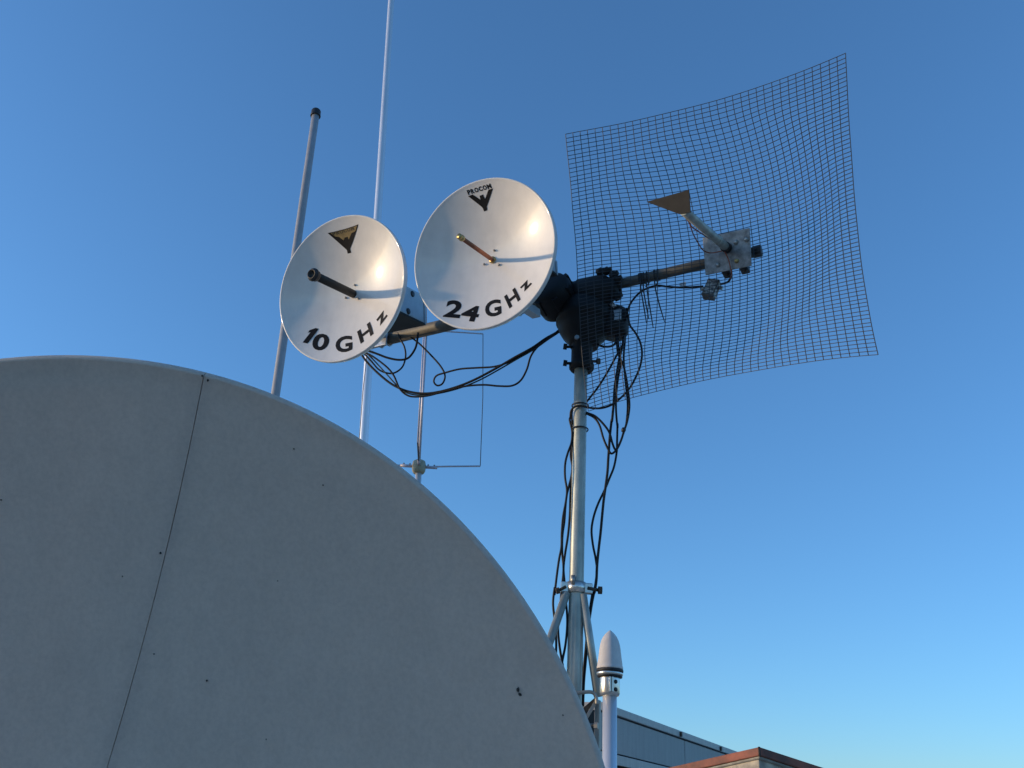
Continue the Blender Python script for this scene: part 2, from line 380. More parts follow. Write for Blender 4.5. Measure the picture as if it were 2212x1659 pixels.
m = MB(); m.box(at_off(1141, 667, -.17), AX, (.014, .013, .06)); m.build('lower_bracket', MT['boxgrey'], dish24, bevel=.001)

# mast
MY = on_boom(1262)[1] + .012
def on_mast(y):
    x = 1255 + (y-800)*(1240-1255)/700.0; return at_y(x, y, MY)
mt_, mb_ = on_mast(770), on_mast(1500)
md = (mt_-mb_)/np.linalg.norm(mt_-mb_); base = mb_ - md*(mb_[2]/md[2])
mast = thing('mast', base, 'galvanised steel mast tube holding the black rotator on splayed legs', 'mast')
m = MB(); m.tube([base + (mt_-base)*k/12 for k in range(13)], .0208, 24); m.build('mast_tube', MT['galv'], mast)
cl = on_mast(1271)
m = MB(); m.lathe([(.021, .016), (.027, .016), (.027, -.014), (.021, -.014)], cl, md, 20); ring = m.build('clamp_ring', MT['clampsteel'], mast)
for sx_, py in ((-1, 0), (1, 0)):
    m = MB(); m.box(cl + np.array([sx_*.034, -.004, 0]), np.eye(3), (.011, .008, .015)); m.build('clamp_lug', MT['clampsteel'], ring, bevel=.003)
m = MB(); m.tube([cl+np.array([.03, -.012, .0]), cl+np.array([.062, -.012, -.004])], .0048, 8); disc_bolt(m, cl+np.array([.062, -.012, -.004]), (1, 0, 0), .011, .009, 8); m.build('clamp_bolt', MT['rust'], ring)
m = MB(); m.tube([cl+np.array([-.03, -.012, .0]), cl+np.array([-.05, -.012, -.012])], .0045, 8); disc_bolt(m, cl+np.array([-.05, -.012, -.012]), (-1, 0, -.3), .009, .008, 8); m.build('clamp_bolt', MT['rust'], ring)
m = MB(); m.tube([cl+np.array([-.012, -.024, .005]), cl+np.array([-.012, -.026, .03])], .006, 8); m.build('clamp_bolt', MT['bolt'], ring)
l0, l1 = at_y(1224, 1280, MY-.01), at_y(1183, 1398, MY-.01)
r0_, r1_ = at_y(1259, 1284, MY-.012), at_y(1292, 1505, MY-.012)
ld = (l1-l0)/np.linalg.norm(l1-l0)
m = MB(); m.tube([l0, l0+ld*(-l0[2]/ld[2])], .0115, 14); m.build('leg', MT['galv'], mast)
m = MB(); m.tube([r0_, r1_], .0115, 14); m.build('leg', MT['galv'], mast)
bk = cl+np.array([0, .03, 0]); m = MB(); m.tube([bk, np.array([bk[0]+.03, bk[1]+.45, 0])], .0115, 14); m.build('leg', MT['galv'], mast)
tb = at_y(1253, 1300, MY+.035); m = MB(); m.tube([np.array([tb[0], tb[1], tb[2]]), np.array([base[0]+.03, tb[1], 0])], .010, 12); m.build('stay_tube', MT['rust'], mast)

# rotator
rc = on_boom(1262)
rot = thing('rotator', on_mast(800), 'black azimuth and elevation rotator at the top of the galvanised mast', 'rotator')
a0, a1 = on_boom(1190), on_boom(1336)
La = np.linalg.norm(a1-a0)
m = MB(); m.lathe([(0, 0), (.046, 0), (.056, .008), (.058, La*.35), (.054, La*.38), (.054, La*.44), (.058, La*.47), (.055, La*.8), (.048, La*.86), (.040, La*.9), (.038, La), (.028, La), (.018, La+.006), (.018, La-.02)], a0-UPW*.012, PD, 28)
el_ = m.build('elevation_housing', MT['rotor'], rot)
drum = at_off(*Z2(318, 452), -.375)
m = MB(); m.lathe([(0, -.075), (.048, -.072), (.066, -.055), (.071, -.02), (.071, .03), (.063, .046), (.042, .056), (0, .058)], drum, -BH*.9+UPW*.25, 28); m.build('motor_drum', MT['rotor'], rot)
for k in range(7):
    a = 2*math.pi*k/7; ax_ = -BH*.9+UPW*.25; ax_ /= np.linalg.norm(ax_); xx = np.cross(ax_, PD); xx /= np.linalg.norm(xx); yy = np.cross(ax_, xx)
    s = MB(); s.box(drum + ax_*.01 + (math.cos(a)*xx+math.sin(a)*yy)*.069, (math.cos(a)*xx+math.sin(a)*yy, -math.sin(a)*xx+math.cos(a)*yy, ax_), (.006, .010, .03)); s.build('rib', MT['rotor'], rot, bevel=.002)
az_c = at_y(*Z2(590, 690), MY+.01)
m = MB(); m.lathe([(0, .085), (.05, .083), (.075, .07), (.09, .045), (.094, .015), (.094, -.005), (.087, -.008), (.084, -.03), (.070, -.055), (.052, -.075), (.046, -.09), (0, -.09)], az_c, UPW, 32); m.build('azimuth_bell', MT['rotor'], rot)
cb = at_y(*Z2(850, 690), MY-.005)
m = MB(); m.lathe([(0, .06), (.022, .058), (.038, .048), (.046, .028), (.049, .0), (.049, -.034), (.044, -.046), (0, -.047)], cb, UPW+.12*PD, 24); m.build('motor_housing', MT['rotor'], rot)
m = MB(); m.box(at_y(*Z2(870, 620), MY-.052), (PD, UPW, BH), (.016, .02, .004)); m.build('rating_plate', MT['boxgrey'], rot, bevel=.002)
m = MB(); m.tube([at_y(*Z2(790, 480), MY-.03), at_y(*Z2(860, 560), MY-.045)], .009, 8); m.build('cable_gland', MT['alu_dull'], rot)
nk = at_y(*Z2(563, 950), MY); nk0 = at_y(*Z2(563, 1105), MY); nk1 = at_y(*Z2(563, 790), MY)
m = MB(); hh = (nk1-nk0)[2]; m.lathe([(.0225, 0), (.036, 0), (.040, .006), (.040, .018), (.034, .024), (.034, hh*.78), (.04, hh*.82), (.044, hh), (0, hh)], nk0, UPW, 20); neck = m.build('mast_clamp', MT['rotor'], rot)
for (x, y, sx_, mtl) in ((430, 1045, -1, 'rotor'), (700, 1028, 1, 'rust'), (430, 900, -1, 'rotor')):
    p = at_y(*Z2(563 + sx_*80, y), MY-.01); q = at_y(*Z2(x, y), MY-.01)
    s = MB(); s.tube([p, q], .0045, 8); disc_bolt(s, q, (sx_, 0, .1), .010, .010, 6); s.build('bolt', MT[mtl], neck)
s = MB(); disc_bolt(s, at_y(*Z2(522, 820), MY-.043), (0, -1, 0), .008, .006, 6); s.build('bolt', MT['bolt'], neck)
for (x, y) in ((735, 235), (790, 228), (850, 262), (880, 300), (885, 455), (850, 440)):
    p = at_off(*Z2(x, y), -.40); s = MB(); s.lathe([(0, .016), (.008, .015), (.009, .004), (.014, .003), (.014, -.012), (0, -.012)], p, PD*.9-BH*.3, 8); s.build('flange_bolt', MT['rotor'], rot)

# ------------------------------------------------------------------ wire mesh reflector with its feed
QP = [1609.0744, 559.7061, 2.5588, 40.7799, -17.2402, -6.3722, 0.4165, 0.4154, 1.3666, 0.3719, 0.4, -0.0094, 0.0301, 0.019, 0.0155, -0.0208, -0.0278, -0.0404, 0.0712, 0.0795, 0.0736, 0.0178, -0.109, -0.037, 0.0127]
def mesh_surface():                                   # a bowl pressed into a square sheet, the corners left flatter
    x, y, d, az, el, ro, a, b, k, R, m_, s0, t0, al, be, g1, g2, q1, q2, e1, e2, h1, h2, c1, c2 = QP
    c = at_depth(x, y, d); n = nrm(az, el); U, V = frame(n); cr, sr = math.cos(R_(ro)), math.sin(R_(ro)); U, V = cr*U+sr*V, cr*V-sr*U
    def S(s, t):
        u = a*(s*(1+al*(t*t-1)+g1*t)+e1*(s*s-1)+h1*(t*t-1)+c1*s*(s*s-1)); v = b*(t*(1+be*(s*s-1)+g2*s)+e2*(t*t-1)+h2*(s*s-1)+c2*t*(t*t-1))
        r = math.hypot(u-s0, v-t0)+1e-9; over = .012*np.logaddexp(0, (r-R)/.012); rr = r-over
        wob = .0011*math.sin(9*s+4*t)+.0009*math.sin(13*t-7*s+1)
        return c+u*U+v*V+n*(k*rr*rr+m_*over+q1*s*t+q2*(s*s-t*t)+wob)
    return S, S(0.0, 0.0), n
SURF, MC, MN = mesh_surface()
mesh = thing('mesh_reflector_antenna', MC, 'wire mesh dish reflector with small square plate feed on a galvanised bracket', 'mesh antenna')
NX, NY = 36, 72
jx = rng.normal(0, .0014, NX+1); jy = rng.normal(0, .0012, NY+1)
G = [[SURF(-1+2*i/NX+jx[i], -1+2*j/NY+jy[j]) for j in range(NY+1)] for i in range(NX+1)]
for i in range(NX+1):
    m = MB(); m.tube([G[i][j] + MN*.0005 for j in range(NY+1)], .00115, 5); m.build('wire', MT['wire'], mesh)
for j in range(NY+1):
    m = MB(); m.tube([G[i][j] - MN*.0006 for i in range(NX+1)], .00100, 4); m.build('wire', MT['wire'], mesh)
# bracket plate
po = MN*0
def at_mesh(x, y, off):
    v = ray(x, y); return CAM + v*(((MC-CAM) @ MN + off)/(v @ MN))
pc = [at_mesh(*ZP(*p), .019) for p in ((795, 690), (1290, 585), (1310, 985), (825, 1085))]
m = MB(); m.prism(pc, -MN*.004); plate = m.build('bracket_plate', MT['plate'], mesh, bevel=.0008)
for (x, y, mtl) in ((958, 978, 'bolt'), (1155, 935, 'brass'), (1148, 738, 'bolt'), (1258, 708, 'bolt')):
    s = MB(); p = at_mesh(*ZP(x, y), .019); s.lathe([(0, .006), (.0045, .0052), (.0068, .003), (.0075, 0), (.0075, -.002)], p, MN, 12); s.build('bolt', MT[mtl], plate)
for (x, y) in ((1050, 1045), (1235, 1000)):
    P = at_mesh(*ZP(x, y), -.022); m = MB(); m.box(P, (PD, BV, BH), (.013, .012, .022)); m.build('saddle_clamp', MT['black'], plate, bevel=.004)
    m = MB(); m.tube([P + PD*.004 + BV*.02, P + PD*.004 - BV*.022], .004, 8); m.build('bolt', MT['rust'], plate)
for x in (1050, 1235):
    Pb = on_boom(ZP(x, 800)[0]); m = MB(); m.tube([Pb + .021*(math.cos(a)*BV + math.sin(a)*BH) for a in np.linspace(0, 2*math.pi, 14, endpoint=False)], .004, 6, closed=True); m.build('u_bolt', MT['bolt'], plate)
    m = MB(); m.tube([Pb - BH*.014, at_mesh(*ZP(x, 820), .017)], .004, 6); m.build('stud', MT['bolt'], plate)
# feed tube: from the plate towards the focus
f0 = at_mesh(*ZP(1060, 805), .014); fpx = ZP(600, 410)
vv = ray(*fpx); A_ = np.array([MN, -vv]).T
k_, _ = np.linalg.lstsq(A_, CAM - f0, rcond=None)[0]
f1 = CAM + vv*_; k_ = (f1-f0) @ MN; FD = (f1-f0)/np.linalg.norm(f1-f0)
m = MB(); m.tube([f0 - FD*.004, f0 + FD*.03, (f0+f1)/2, f1 + FD*.003], .0125, 18); ft = m.build('feed_tube', MT['galv'], mesh)
m = MB(); m.lathe([(.0125, 0), (.0158, 0), (.0158, .022), (.0125, .024)], f0, FD, 18); m.build('collar', MT['black'], ft)
m = MB(); m.lathe([(.0127, .07), (.0138, .07), (.0138, .085), (.0127, .085)], f0, FD, 18); m.build('sleeve', MT['galv'], ft)
k1 = k_+.004
def at_feed(x, y): 
    v = ray(x, y); return CAM + v*(((f0-CAM) @ MN + k1)/(v @ MN))
qd = [at_feed(*ZP(*p)) for p in ((205, 312), (655, 185), (672, 425), (545, 440))]
m = MB(); m.prism(qd, MN*.003); sp = m.build('feed_plate', MT['feedplate'], mesh, bevel=.0006)
m = MB(); m.box(at_feed(*ZP(555, 395)) - MN*.004, (DU, DV, DN), (.012, .004, .004)); m.build('solder_tab', MT['black'], sp)
m = MB(); pts = [at_feed(*ZP(560, 420))-MN*.01] + [f0 + MN*(k_*(1-t)) + (at_mesh(*ZP(x, y), 0)-at_mesh(*ZP(x2, y2), 0))*.9 for t, x, y, x2, y2 in ()]
def coax(pxs, offs, r, mtl, parent, nm='thin_coax'):
    P = [at_mesh(*ZP(*p), o) for p, o in zip(pxs, offs)]
    m = MB(); m.tube(spline(P, 6), r, 6); return m.build(nm, MT[mtl], parent)
coax([(575, 430), (640, 500), (670, 580), (700, 660), (745, 740), (800, 820), (880, 850), (1000, 830)], [k_-.012, k_*.86, k_*.66, k_*.48, k_*.3, .055, .032, .036], .0018, 'red_wire', mesh)
coax([(585, 425), (660, 540), (700, 590), (640, 520)][:3] + [(900, 720), (1000, 800), (1060, 900), (1090, 1010), (1100, 1080), (1070, 1150), (1000, 1180)], [k_-.012, k_*.8, k_*.7, .075, .040, .030, .028, .022, -.03, -.05], .0019, 'red_wire', mesh)

# preamplifier box hanging on the cable
bc = at_off(*ZP(888, 1238), -.40)
mpp = ((bc-CAM) @ FW)/FPX
e1n, e2n, dz = [(RT*a_+UP*b_+FW*c_)*mpp for a_, b_, c_ in ((21.4, -4.5, -14.4), (18.8, 35.7, 16.8), (7.8, -11.2, 15.06))]
hw, hl, hd = [np.linalg.norm(e)/2 for e in (e1n, e2n, dz)]; e1n, e2n, dz = e1n/hw/2, e2n/hl/2, dz/hd/2
m = MB()
pre = thing('preamplifier_box', bc-e2n*hl, 'small stickered electronics box hanging on the cable below the bracket plate', 'box')
m.box(bc, (e1n, e2n, dz), (hw, hl, hd)); bo = m.build('case', MT['box_dark'], pre, bevel=.0012)
for s_, w_, a_, b_ in ((-1, 'dz', hw*.84, hl*.86), ):
    m = MB(); m.box(bc - dz*(hd+.0004), (e1n, e2n, dz), (a_, b_, .0005)); m.build('sticker', MT['label'], pre)
for s_ in (-1, 1):
    m = MB(); m.box(bc + e1n*s_*(hw+.0004), (dz, e2n, e1n), (hd*.84, hl*.86, .0005)); m.build('sticker', MT['label'], pre)
m = MB(); m.tube([bc - e1n*(hw-.002), bc - e1n*(hw+.016)], .006, 10); m.build('connector', MT['bolt'], pre)
m = MB(); m.tube([bc + e1n*(hw-.002) + e2n*.01, bc + e1n*(hw+.014) + e2n*.01], .006, 10); m.build('connector', MT['bolt'], pre)

# ------------------------------------------------------------------ cables
def cable(pts, r, label, mtl='cable', group=None, n=7):
    m = MB(); P = spline(pts, 7)
    m.tube(P, r, n); o = m.build('cable', MT[mtl]); tag(o, label, 'cable', group); return o
def off_path(Z, pts, o0, o1): 
    k = len(pts)-1; return [at_off(*Z(*p), o0+(o1-o0)*i/k) for i, p in enumerate(pts)]
def y_path(segs): return [at_y(*Z(*p), MY+d) for Z, p, d in segs]
CR = .0034
cable(off_path(Z1, [(1005, 1150), (1000, 1200), (985, 1260), (940, 1320), (880, 1334), (800, 1320), (720, 1290), (640, 1262), (600, 1240)], -.42, -.36), .0040, 'black cable looping short below the 10 GHz dish back box, upper loop')
cable(off_path(Z1, [(870, 1150), (885, 1195), (912, 1245), (921, 1310), (900, 1380), (850, 1420), (800, 1424), (740, 1400), (690, 1345), (630, 1280), (605, 1245)], -.43, -.37), .0032, 'black cable looping below the 10 GHz dish, lower and rounder loop')
cable(off_path(Z1, [(925, 1150), (955, 1178), (1020, 1230), (1100, 1310), (1160, 1380), (1188, 1440), (1172, 1493), (1136, 1508), (1112, 1480), (1130, 1442), (1190, 1421), (1290, 1396), (1400, 1388), (1520, 1380), (1620, 1350), (1720, 1298), (1800, 1250), (1870, 1205), (1950, 1140), (2010, 1090)], -.44, -.40), .0033, 'black cable with a small round curl between the two white dishes')
cable(off_path(Z1, [(600, 1245), (618, 1290), (660, 1350), (740, 1430), (830, 1500), (930, 1545), (1040, 1562), (1150, 1550), (1280, 1513), (1400, 1463), (1540, 1388), (1660, 1318), (1780, 1252), (1870, 1190), (1950, 1145), (2010, 1100)], -.38, -.41), .0042, 'thick black cable sagging from the 10 GHz dish to the rotator')
cable(off_path(Z1, [(610, 1240), (640, 1280), (700, 1312), (790, 1380), (840, 1440), (880, 1528), (930, 1573), (990, 1584), (1080, 1575), (1200, 1542), (1330, 1512), (1450, 1503), (1550, 1511), (1640, 1509), (1700, 1474), (1742, 1400), (1772, 1305), (1830, 1232), (1930, 1165), (2010, 1110)], -.37, -.405), .0034, 'black cable sagging lowest between the dishes, with a loose belly before the rotator')
cable(off_path(Z1, [(615, 1235), (650, 1278), (720, 1352), (800, 1440), (870, 1515), (935, 1560), (1040, 1574), (1160, 1558), (1290, 1524), (1420, 1472), (1560, 1396), (1680, 1326), (1790, 1264), (1880, 1200), (1950, 1152), (2010, 1105)], -.385, -.415), .0026, 'thin dark green cable running along the sagging black one', 'cable_green')

cable([at_off(*ZP(*p), o) for p, o in (((800, 1205), -0.400), ((740, 1208), -0.402), ((650, 1215), -0.405), ((540, 1215), -0.410), ((420, 1207), -0.415), ((330, 1195), -0.420), ((250, 1210), -0.425), ((150, 1255), -0.430), ((80, 1320), -0.430), ((25, 1400), -0.430), ((0, 1480), -0.430), ((-25, 1580), -0.430))], .0034, 'black cable arching from the hanging box to the rotator')
cable([at_off(*ZP(*p), o) for p, o in (((985, 1180), -0.395), ((1030, 1170), -0.392), ((1070, 1150), -0.388), ((1095, 1105), -0.385), ((1098, 1070), -0.382))], .0034, 'short black cable bending from the hanging box up to the plate')
m = MB(); m.box(at_off(*ZP(585, 1185), -0.406), (PD, BV, BH), (.010, .007, .001)); tag(m.build('cable_flag', MT['boxgrey']), 'small pale tag on the cable beside the hanging box', 'tag')

cable(y_path([(Z2, (960, 560), -.04), (Z2, (975, 640), -.05), (Z2, (990, 710), -.05), (Z2, (1040, 780), -.05), (Z2, (1080, 860), -.05), (Z2, (1096, 960), -.05), (Z2, (1080, 1070), -.05), (Z2, (1040, 1170), -.05), (Z2, (990, 1260), -.05), (Z2, (920, 1340), -.05), (Z2, (830, 1410), -.045), (Z2, (740, 1440), -.04), (Z2, (650, 1440), -.032), (Z2, (560, 1422), -.027), (Z2, (505, 1428), -.022), (Z2, (472, 1462), -.012), (Z2, (464, 1520), -.006),
    (Z4, (275, 330), -.006), (Z4, (293, 415), -.008), (Z4, (288, 500), -.006), (Z4, (260, 580), -.01), (Z4, (241, 660), -.012), (Z4, (240, 760), -.012), (Z4, (254, 860), -.01), (Z4, (245, 950), -.01), (Z4, (225, 1060), -.008), (Z4, (215, 1180), -.006), (Z4, (212, 1290), -.004), (Z4, (195, 1380), -.004), (Z4, (178, 1500), -.004), (Z4, (160, 1650), -.004),
    (Z5, (262, 160), -.004), (Z5, (250, 270), -.004), (Z5, (262, 400), .0), (Z5, (272, 540), .0), (Z5, (270, 680), .0), (Z5, (275, 820), .0)]), CR, 'black cable making the widest loop beside the rotator, then tied down along the mast')
cable(y_path([(Z2, (950, 790), -.02), (Z2, (925, 880), -.03), (Z2, (865, 990), -.03), (Z2, (800, 1110), -.025), (Z2, (720, 1240), -.01), (Z2, (640, 1345), .02), (Z2, (590, 1400), .03), (Z2, (500, 1440), .03), (Z2, (478, 1480), .015), (Z2, (482, 1580), .0),
    (Z4, (300, 340), .004), (Z4, (297, 420), .004), (Z4, (290, 500), .004), (Z4, (282, 600), .004), (Z4, (294, 680), .004), (Z4, (286, 760), .004), (Z4, (266, 840), .002), (Z4, (252, 900), .002), (Z4, (242, 990), .004), (Z4, (234, 1100), .006), (Z4, (220, 1200), .006), (Z4, (218, 1330), .006), (Z4, (228, 1450), .004), (Z4, (220, 1560), .004), (Z4, (212, 1650), .004),
    (Z5, (310, 170), .006), (Z5, (300, 300), .006), (Z5, (285, 440), .006), (Z5, (296, 580), .006), (Z5, (322, 740), .006), (Z5, (330, 860), .006)]), CR, 'black cable crossing slantwise behind the mast, then tied along its left side')
cable(y_path([(Z2, (868, 800), -.03), (Z2, (875, 880), -.04), (Z2, (885, 960), -.042), (Z2, (930, 1060), -.04), (Z2, (958, 1180), -.038), (Z2, (975, 1300), -.036), (Z2, (985, 1400), -.034), (Z2, (980, 1480), -.032), (Z2, (962, 1570), -.03), (Z2, (936, 1645), -.03),
    (Z4, (664, 480), -.03), (Z4, (632, 548), -.03), (Z4, (592, 583), -.03), (Z4, (565, 550), -.03), (Z4, (530, 470), -.028), (Z4, (500, 370), -.024), (Z4, (460, 312), -.018), (Z4, (405, 282), -.012), (Z4, (370, 270), .0)]), CR, 'black cable hanging in a tight bight right of the mast with a small bead')
cable(y_path([(Z2, (935, 800), -.03), (Z2, (922, 900), -.035), (Z2, (897, 1000), -.035), (Z2, (878, 1110), -.033), (Z2, (856, 1250), -.03), (Z2, (846, 1400), -.028), (Z2, (832, 1550), -.026),
    (Z4, (592, 330), -.02), (Z4, (580, 430), -.02), (Z4, (573, 520), -.02), (Z4, (566, 620), -.02), (Z4, (560, 720), -.02), (Z4, (546, 830), -.018), (Z4, (532, 930), -.016), (Z4, (520, 1050), -.014), (Z4, (508, 1180), -.012), (Z4, (494, 1300), -.01), (Z4, (482, 1420), -.008), (Z4, (476, 1540), -.006), (Z4, (462, 1630), -.005),
    (Z5, (540, 190), .0), (Z5, (520, 290), .004), (Z5, (500, 430), .012), (Z5, (490, 560), .015), (Z5, (478, 690), .016), (Z5, (466, 830), .016), (Z5, (460, 1000), .016)]), .0040, 'thicker black cable dropping nearly straight along the right of the mast')
cable(y_path([(Z2, (880, 800), -.015), (Z2, (892, 930), -.022), (Z2, (905, 1060), -.02), (Z2, (885, 1180), -.018), (Z2, (868, 1330), -.016), (Z2, (868, 1480), -.014), (Z2, (880, 1610), -.012),
    (Z4, (636, 360), -.01), (Z4, (633, 480), -.01), (Z4, (630, 570), -.01), (Z4, (610, 680), -.01), (Z4, (575, 770), -.008), (Z4, (540, 855), -.008), (Z4, (490, 960), -.008), (Z4, (456, 1060), -.006), (Z4, (440, 1160), -.006), (Z4, (450, 1270), -.004), (Z4, (470, 1370), -.002), (Z4, (480, 1460), .002), (Z4, (470, 1560), .004), (Z4, (452, 1650), .005),
    (Z5, (528, 200), .008), (Z5, (512, 300), .01), (Z5, (492, 440), .02), (Z5, (482, 570), .024), (Z5, (470, 700), .024), (Z5, (460, 850), .024)]), CR, 'black cable bowing out and back beside the thicker straight one on the mast')
cable(y_path([(Z4, (370, 262), .0), (Z4, (415, 278), -.012), (Z4, (470, 302), -.018), (Z4, (530, 360), -.024), (Z4, (575, 425), -.026), (Z4, (598, 505), -.026), (Z4, (622, 552), -.026), (Z4, (655, 500), -.024), (Z4, (690, 400), -.02), (Z2, (960, 1560), -.02), (Z2, (970, 1400), -.02), (Z2, (950, 1200), -.02), (Z2, (935, 1000), -.02), (Z2, (945, 860), -.02), (Z2, (950, 780), -.02)]), CR, 'black cable curving from the mast tie into the hanging bight, second strand')
cable(y_path([(Z4, (300, 420), -.004), (Z4, (296, 560), .0), (Z4, (300, 680), .002), (Z4, (288, 780), .002), (Z4, (280, 900), .003), (Z4, (275, 1050), .003), (Z4, (262, 1200), .003), (Z4, (240, 1340), .002), (Z4, (228, 1450), .0), (Z4, (235, 1560), -.004), (Z4, (228, 1640), -.004), (Z5, (330, 180), -.002), (Z5, (345, 300), .0), (Z5, (350, 420), .0), (Z5, (338, 560), .0), (Z5, (312, 700), .0), (Z5, (300, 840), .0)]), CR, 'black cable hugging the left edge of the mast tube')
cable(y_path([(Z2, (700, 880), .0), (Z2, (735, 893), -.02), (Z2, (790, 900), -.03), (Z2, (840, 888), -.03), (Z2, (868, 855), -.02)]), .0036, 'short black cable loop under the rotator motor')

# cable ties on the boom and mast
def tie(P, d, rr, tail, label, group, lr=.0016):
    t = thing('cable_tie', P, label, 'cable tie', group)
    d = d/np.linalg.norm(d); x = np.cross(d, [0.1, .2, .9] if abs(d[2]) < .9 else [1., 0, 0]); x /= np.linalg.norm(x); y = np.cross(d, x)
    m = MB(); m.tube([P + (rr+lr)*(math.cos(a)*x+math.sin(a)*y) for a in np.linspace(0, 2*math.pi, 18, endpoint=False)], .0022, 6, closed=True); m.build('strap', MT['black'], t)
    if tail:
        m = MB(); m.tube(tail, [.0022]*(len(tail)-1)+[.0014], 6); m.build('tail', MT['black'], t)
for n_t, (x0, tl) in zip(('first', 'second', 'third', 'fourth'), ((1082, [(1080, 330), (1090, 420), (1115, 560), (1135, 690)]), (1104, [(1105, 335), (1112, 420), (1135, 550), (1156, 655)]), (1122, [(1135, 335), (1145, 430), (1170, 580), (1195, 735)]), (1215, [(1205, 310), (1216, 400), (1255, 550), (1295, 680)]))):
    P = on_boom(Z2(x0, 300)[0])
    tie(P, PD, .0165, [at_off(*Z2(*q), -.40) for q in tl], 'black cable tie with a long loose tail on the thin pipe, %s from the rotator' % n_t, 'ties on the boom pipe')
for n_t, (x0, tl) in zip(('rotator', 'bracket plate'), ((1150, [(1160, 320), (1150, 350), (1125, 372)]), (1240, [(1243, 300), (1228, 345), (1212, 366)]))):
    P = on_boom(Z2(x0, 300)[0]); tie(P, PD, .0165, [at_off(*Z2(*q), -.40) for q in tl], 'black cable tie with a short bent tail on the thin pipe, towards the %s' % n_t, 'short ties on the boom pipe')
tie(on_mast(855+22), md, .0225, None, 'upper of two black cable ties round the mast', None, .003)
tie(on_mast(928), md, .0225, None, 'lower of two black cable ties round the mast', None, .003)
s = MB(); p = at_y(*Z4(682, 404), MY-.03); s.lathe([(0, .008), (.006, .006), (.0075, 0), (.006, -.006), (0, -.008)], p, (.3, 0, 1), 10); tag(s.build('cable_bead', MT['black']), 'small black bead clipped on the hanging cable bight', 'bead')

# ------------------------------------------------------------------ large dish in front
BC = CAM + np.array([-.889, 1.915, -.324]); BN = nrm(-1, -12.28); BU, BVv = frame(BN); BR, BD = 1.190, .26
sv = ray(443, 805); sp_ = CAM + sv*(((BC-CAM) @ BN)/(sv @ BN)) - BC
SA = math.atan2(sp_ @ BVv, sp_ @ BU)
big = thing('large_dish_antenna', BC - UPW*1.45, 'very large shaded grey white dish seen face on, with one thin seam', 'dish antenna')
def bigpt(r, a, lift=0.0):
    z = BD*(r*r/BR/BR-1); e = math.cos(a)*BU+math.sin(a)*BVv
    n = BN - e*(2*BD*r/BR/BR); n /= np.linalg.norm(n)
    return BC + r*e + z*BN + n*lift
GAP = .0010
for h in range(2):
    m = MB(); NR, NA = 30, 110; vs = []; fs = []
    rows = [BR*(i/NR) for i in range(1, NR+1)]
    def half(lift):
        out = []
        for r in rows:
            g_ = GAP/r
            out.append([bigpt(r, SA + h*math.pi + g_ + (math.pi-2*g_)*k/NA, lift) for k in range(NA+1)])
        return out
    fr, bk_ = half(0), half(-.006)
    e_ = lambda k: (math.cos(SA+h*math.pi+(GAP/BR)+(math.pi-2*GAP/BR)*k/NA)*BU + math.sin(SA+h*math.pi+(GAP/BR)+(math.pi-2*GAP/BR)*k/NA)*BVv)
    lip = [[fr[-1][k] + e_(k)*a - BN*b for k in range(NA+1)] for a, b in ((.0015, -.0012), (.006, .0002), (.0105, .004), (.0135, .011), (.0142, .032), (.011, .034))]
    ring_ = fr + lip + bk_[::-1]
    W = NA+1
    for row in ring_: vs += row
    for i in range(len(ring_)-1):
        for k in range(NA): fs.append((i*W+k, i*W+k+1, (i+1)*W+k+1, (i+1)*W+k))
    n_ = len(ring_); m.add(vs, fs, True)
    for kk in (0, NA): m.add([ring_[i][kk] for i in range(n_)], [tuple(range(n_))], False); rh = m.build('reflector_half', MT['big'], big, recalc=False)
    if np.array(rh.data.polygons[400].normal) @ BN < 0: rh.data.flip_normals()
m = MB()
for h in range(2):
    row = [BR*(i/40) for i in range(1, 41)]
    vs = [bigpt(r, SA+h*math.pi, -.0075) + sgn*.02*(-math.sin(SA)*BU+math.cos(SA)*BVv) for r in row for sgn in (-1, 1)]
    m.add(vs, [(2*i, 2*i+1, 2*i+3, 2*i+2) for i in range(39)])
m.build('seam_strip', MT['seam'], big)
def hit_big(x, y):
    v = ray(x, y); z = -.05
    for _ in range(20):
        P = CAM + v*(((BC-CAM) @ BN + z)/(v @ BN)); q = P-BC; r = math.hypot(q @ BU, q @ BVv); z = BD*(r*r/BR/BR-1)
    return math.hypot(q @ BU, q @ BVv), math.atan2(q @ BVv, q @ BU)
def fleck(x, y, w_, h_, name='chip'):
    r, a = hit_big(x, y); P = bigpt(r, a); v = FPX/((P-CAM) @ FW)
    m = MB(); nn_ = (BC-bigpt(r, a)); k = 9; pts = []
    for i in range(k):
        t = 2*math.pi*i/k; q = random.uniform(.65, 1.15); pts.append(P + BN*.0015 + RT*(w_/v*.5*q*math.cos(t)) + UP*(h_/v*.5*q*math.sin(t)))
    m.add([P + BN*.006] + pts + [p - BN*.01 for p in pts], [(0, 1+i, 1+(i+1) % k) for i in range(k)] + [(1+i, 1+k+i, 1+k+(i+1) % k, 1+(i+1) % k) for i in range(k)])
    m.build(name, MT['fleck'], big)
fleck(1119, 1490, 8, 14); fleck(1123, 1500, 9, 8)
for x, y, s_ in ((347, 1195, 5), (333, 1413, 3), (447, 1470, 4), (635, 970, 3), (698, 1048, 3), (1216, 1545, 3), (600, 1255, 2.5), (265, 1245, 2.5), (575, 1597, 2.5), (3, 1080, 4), (437, 812, 4), (449, 822, 5)): fleck(x, y, s_, s_*1.2, 'speck')
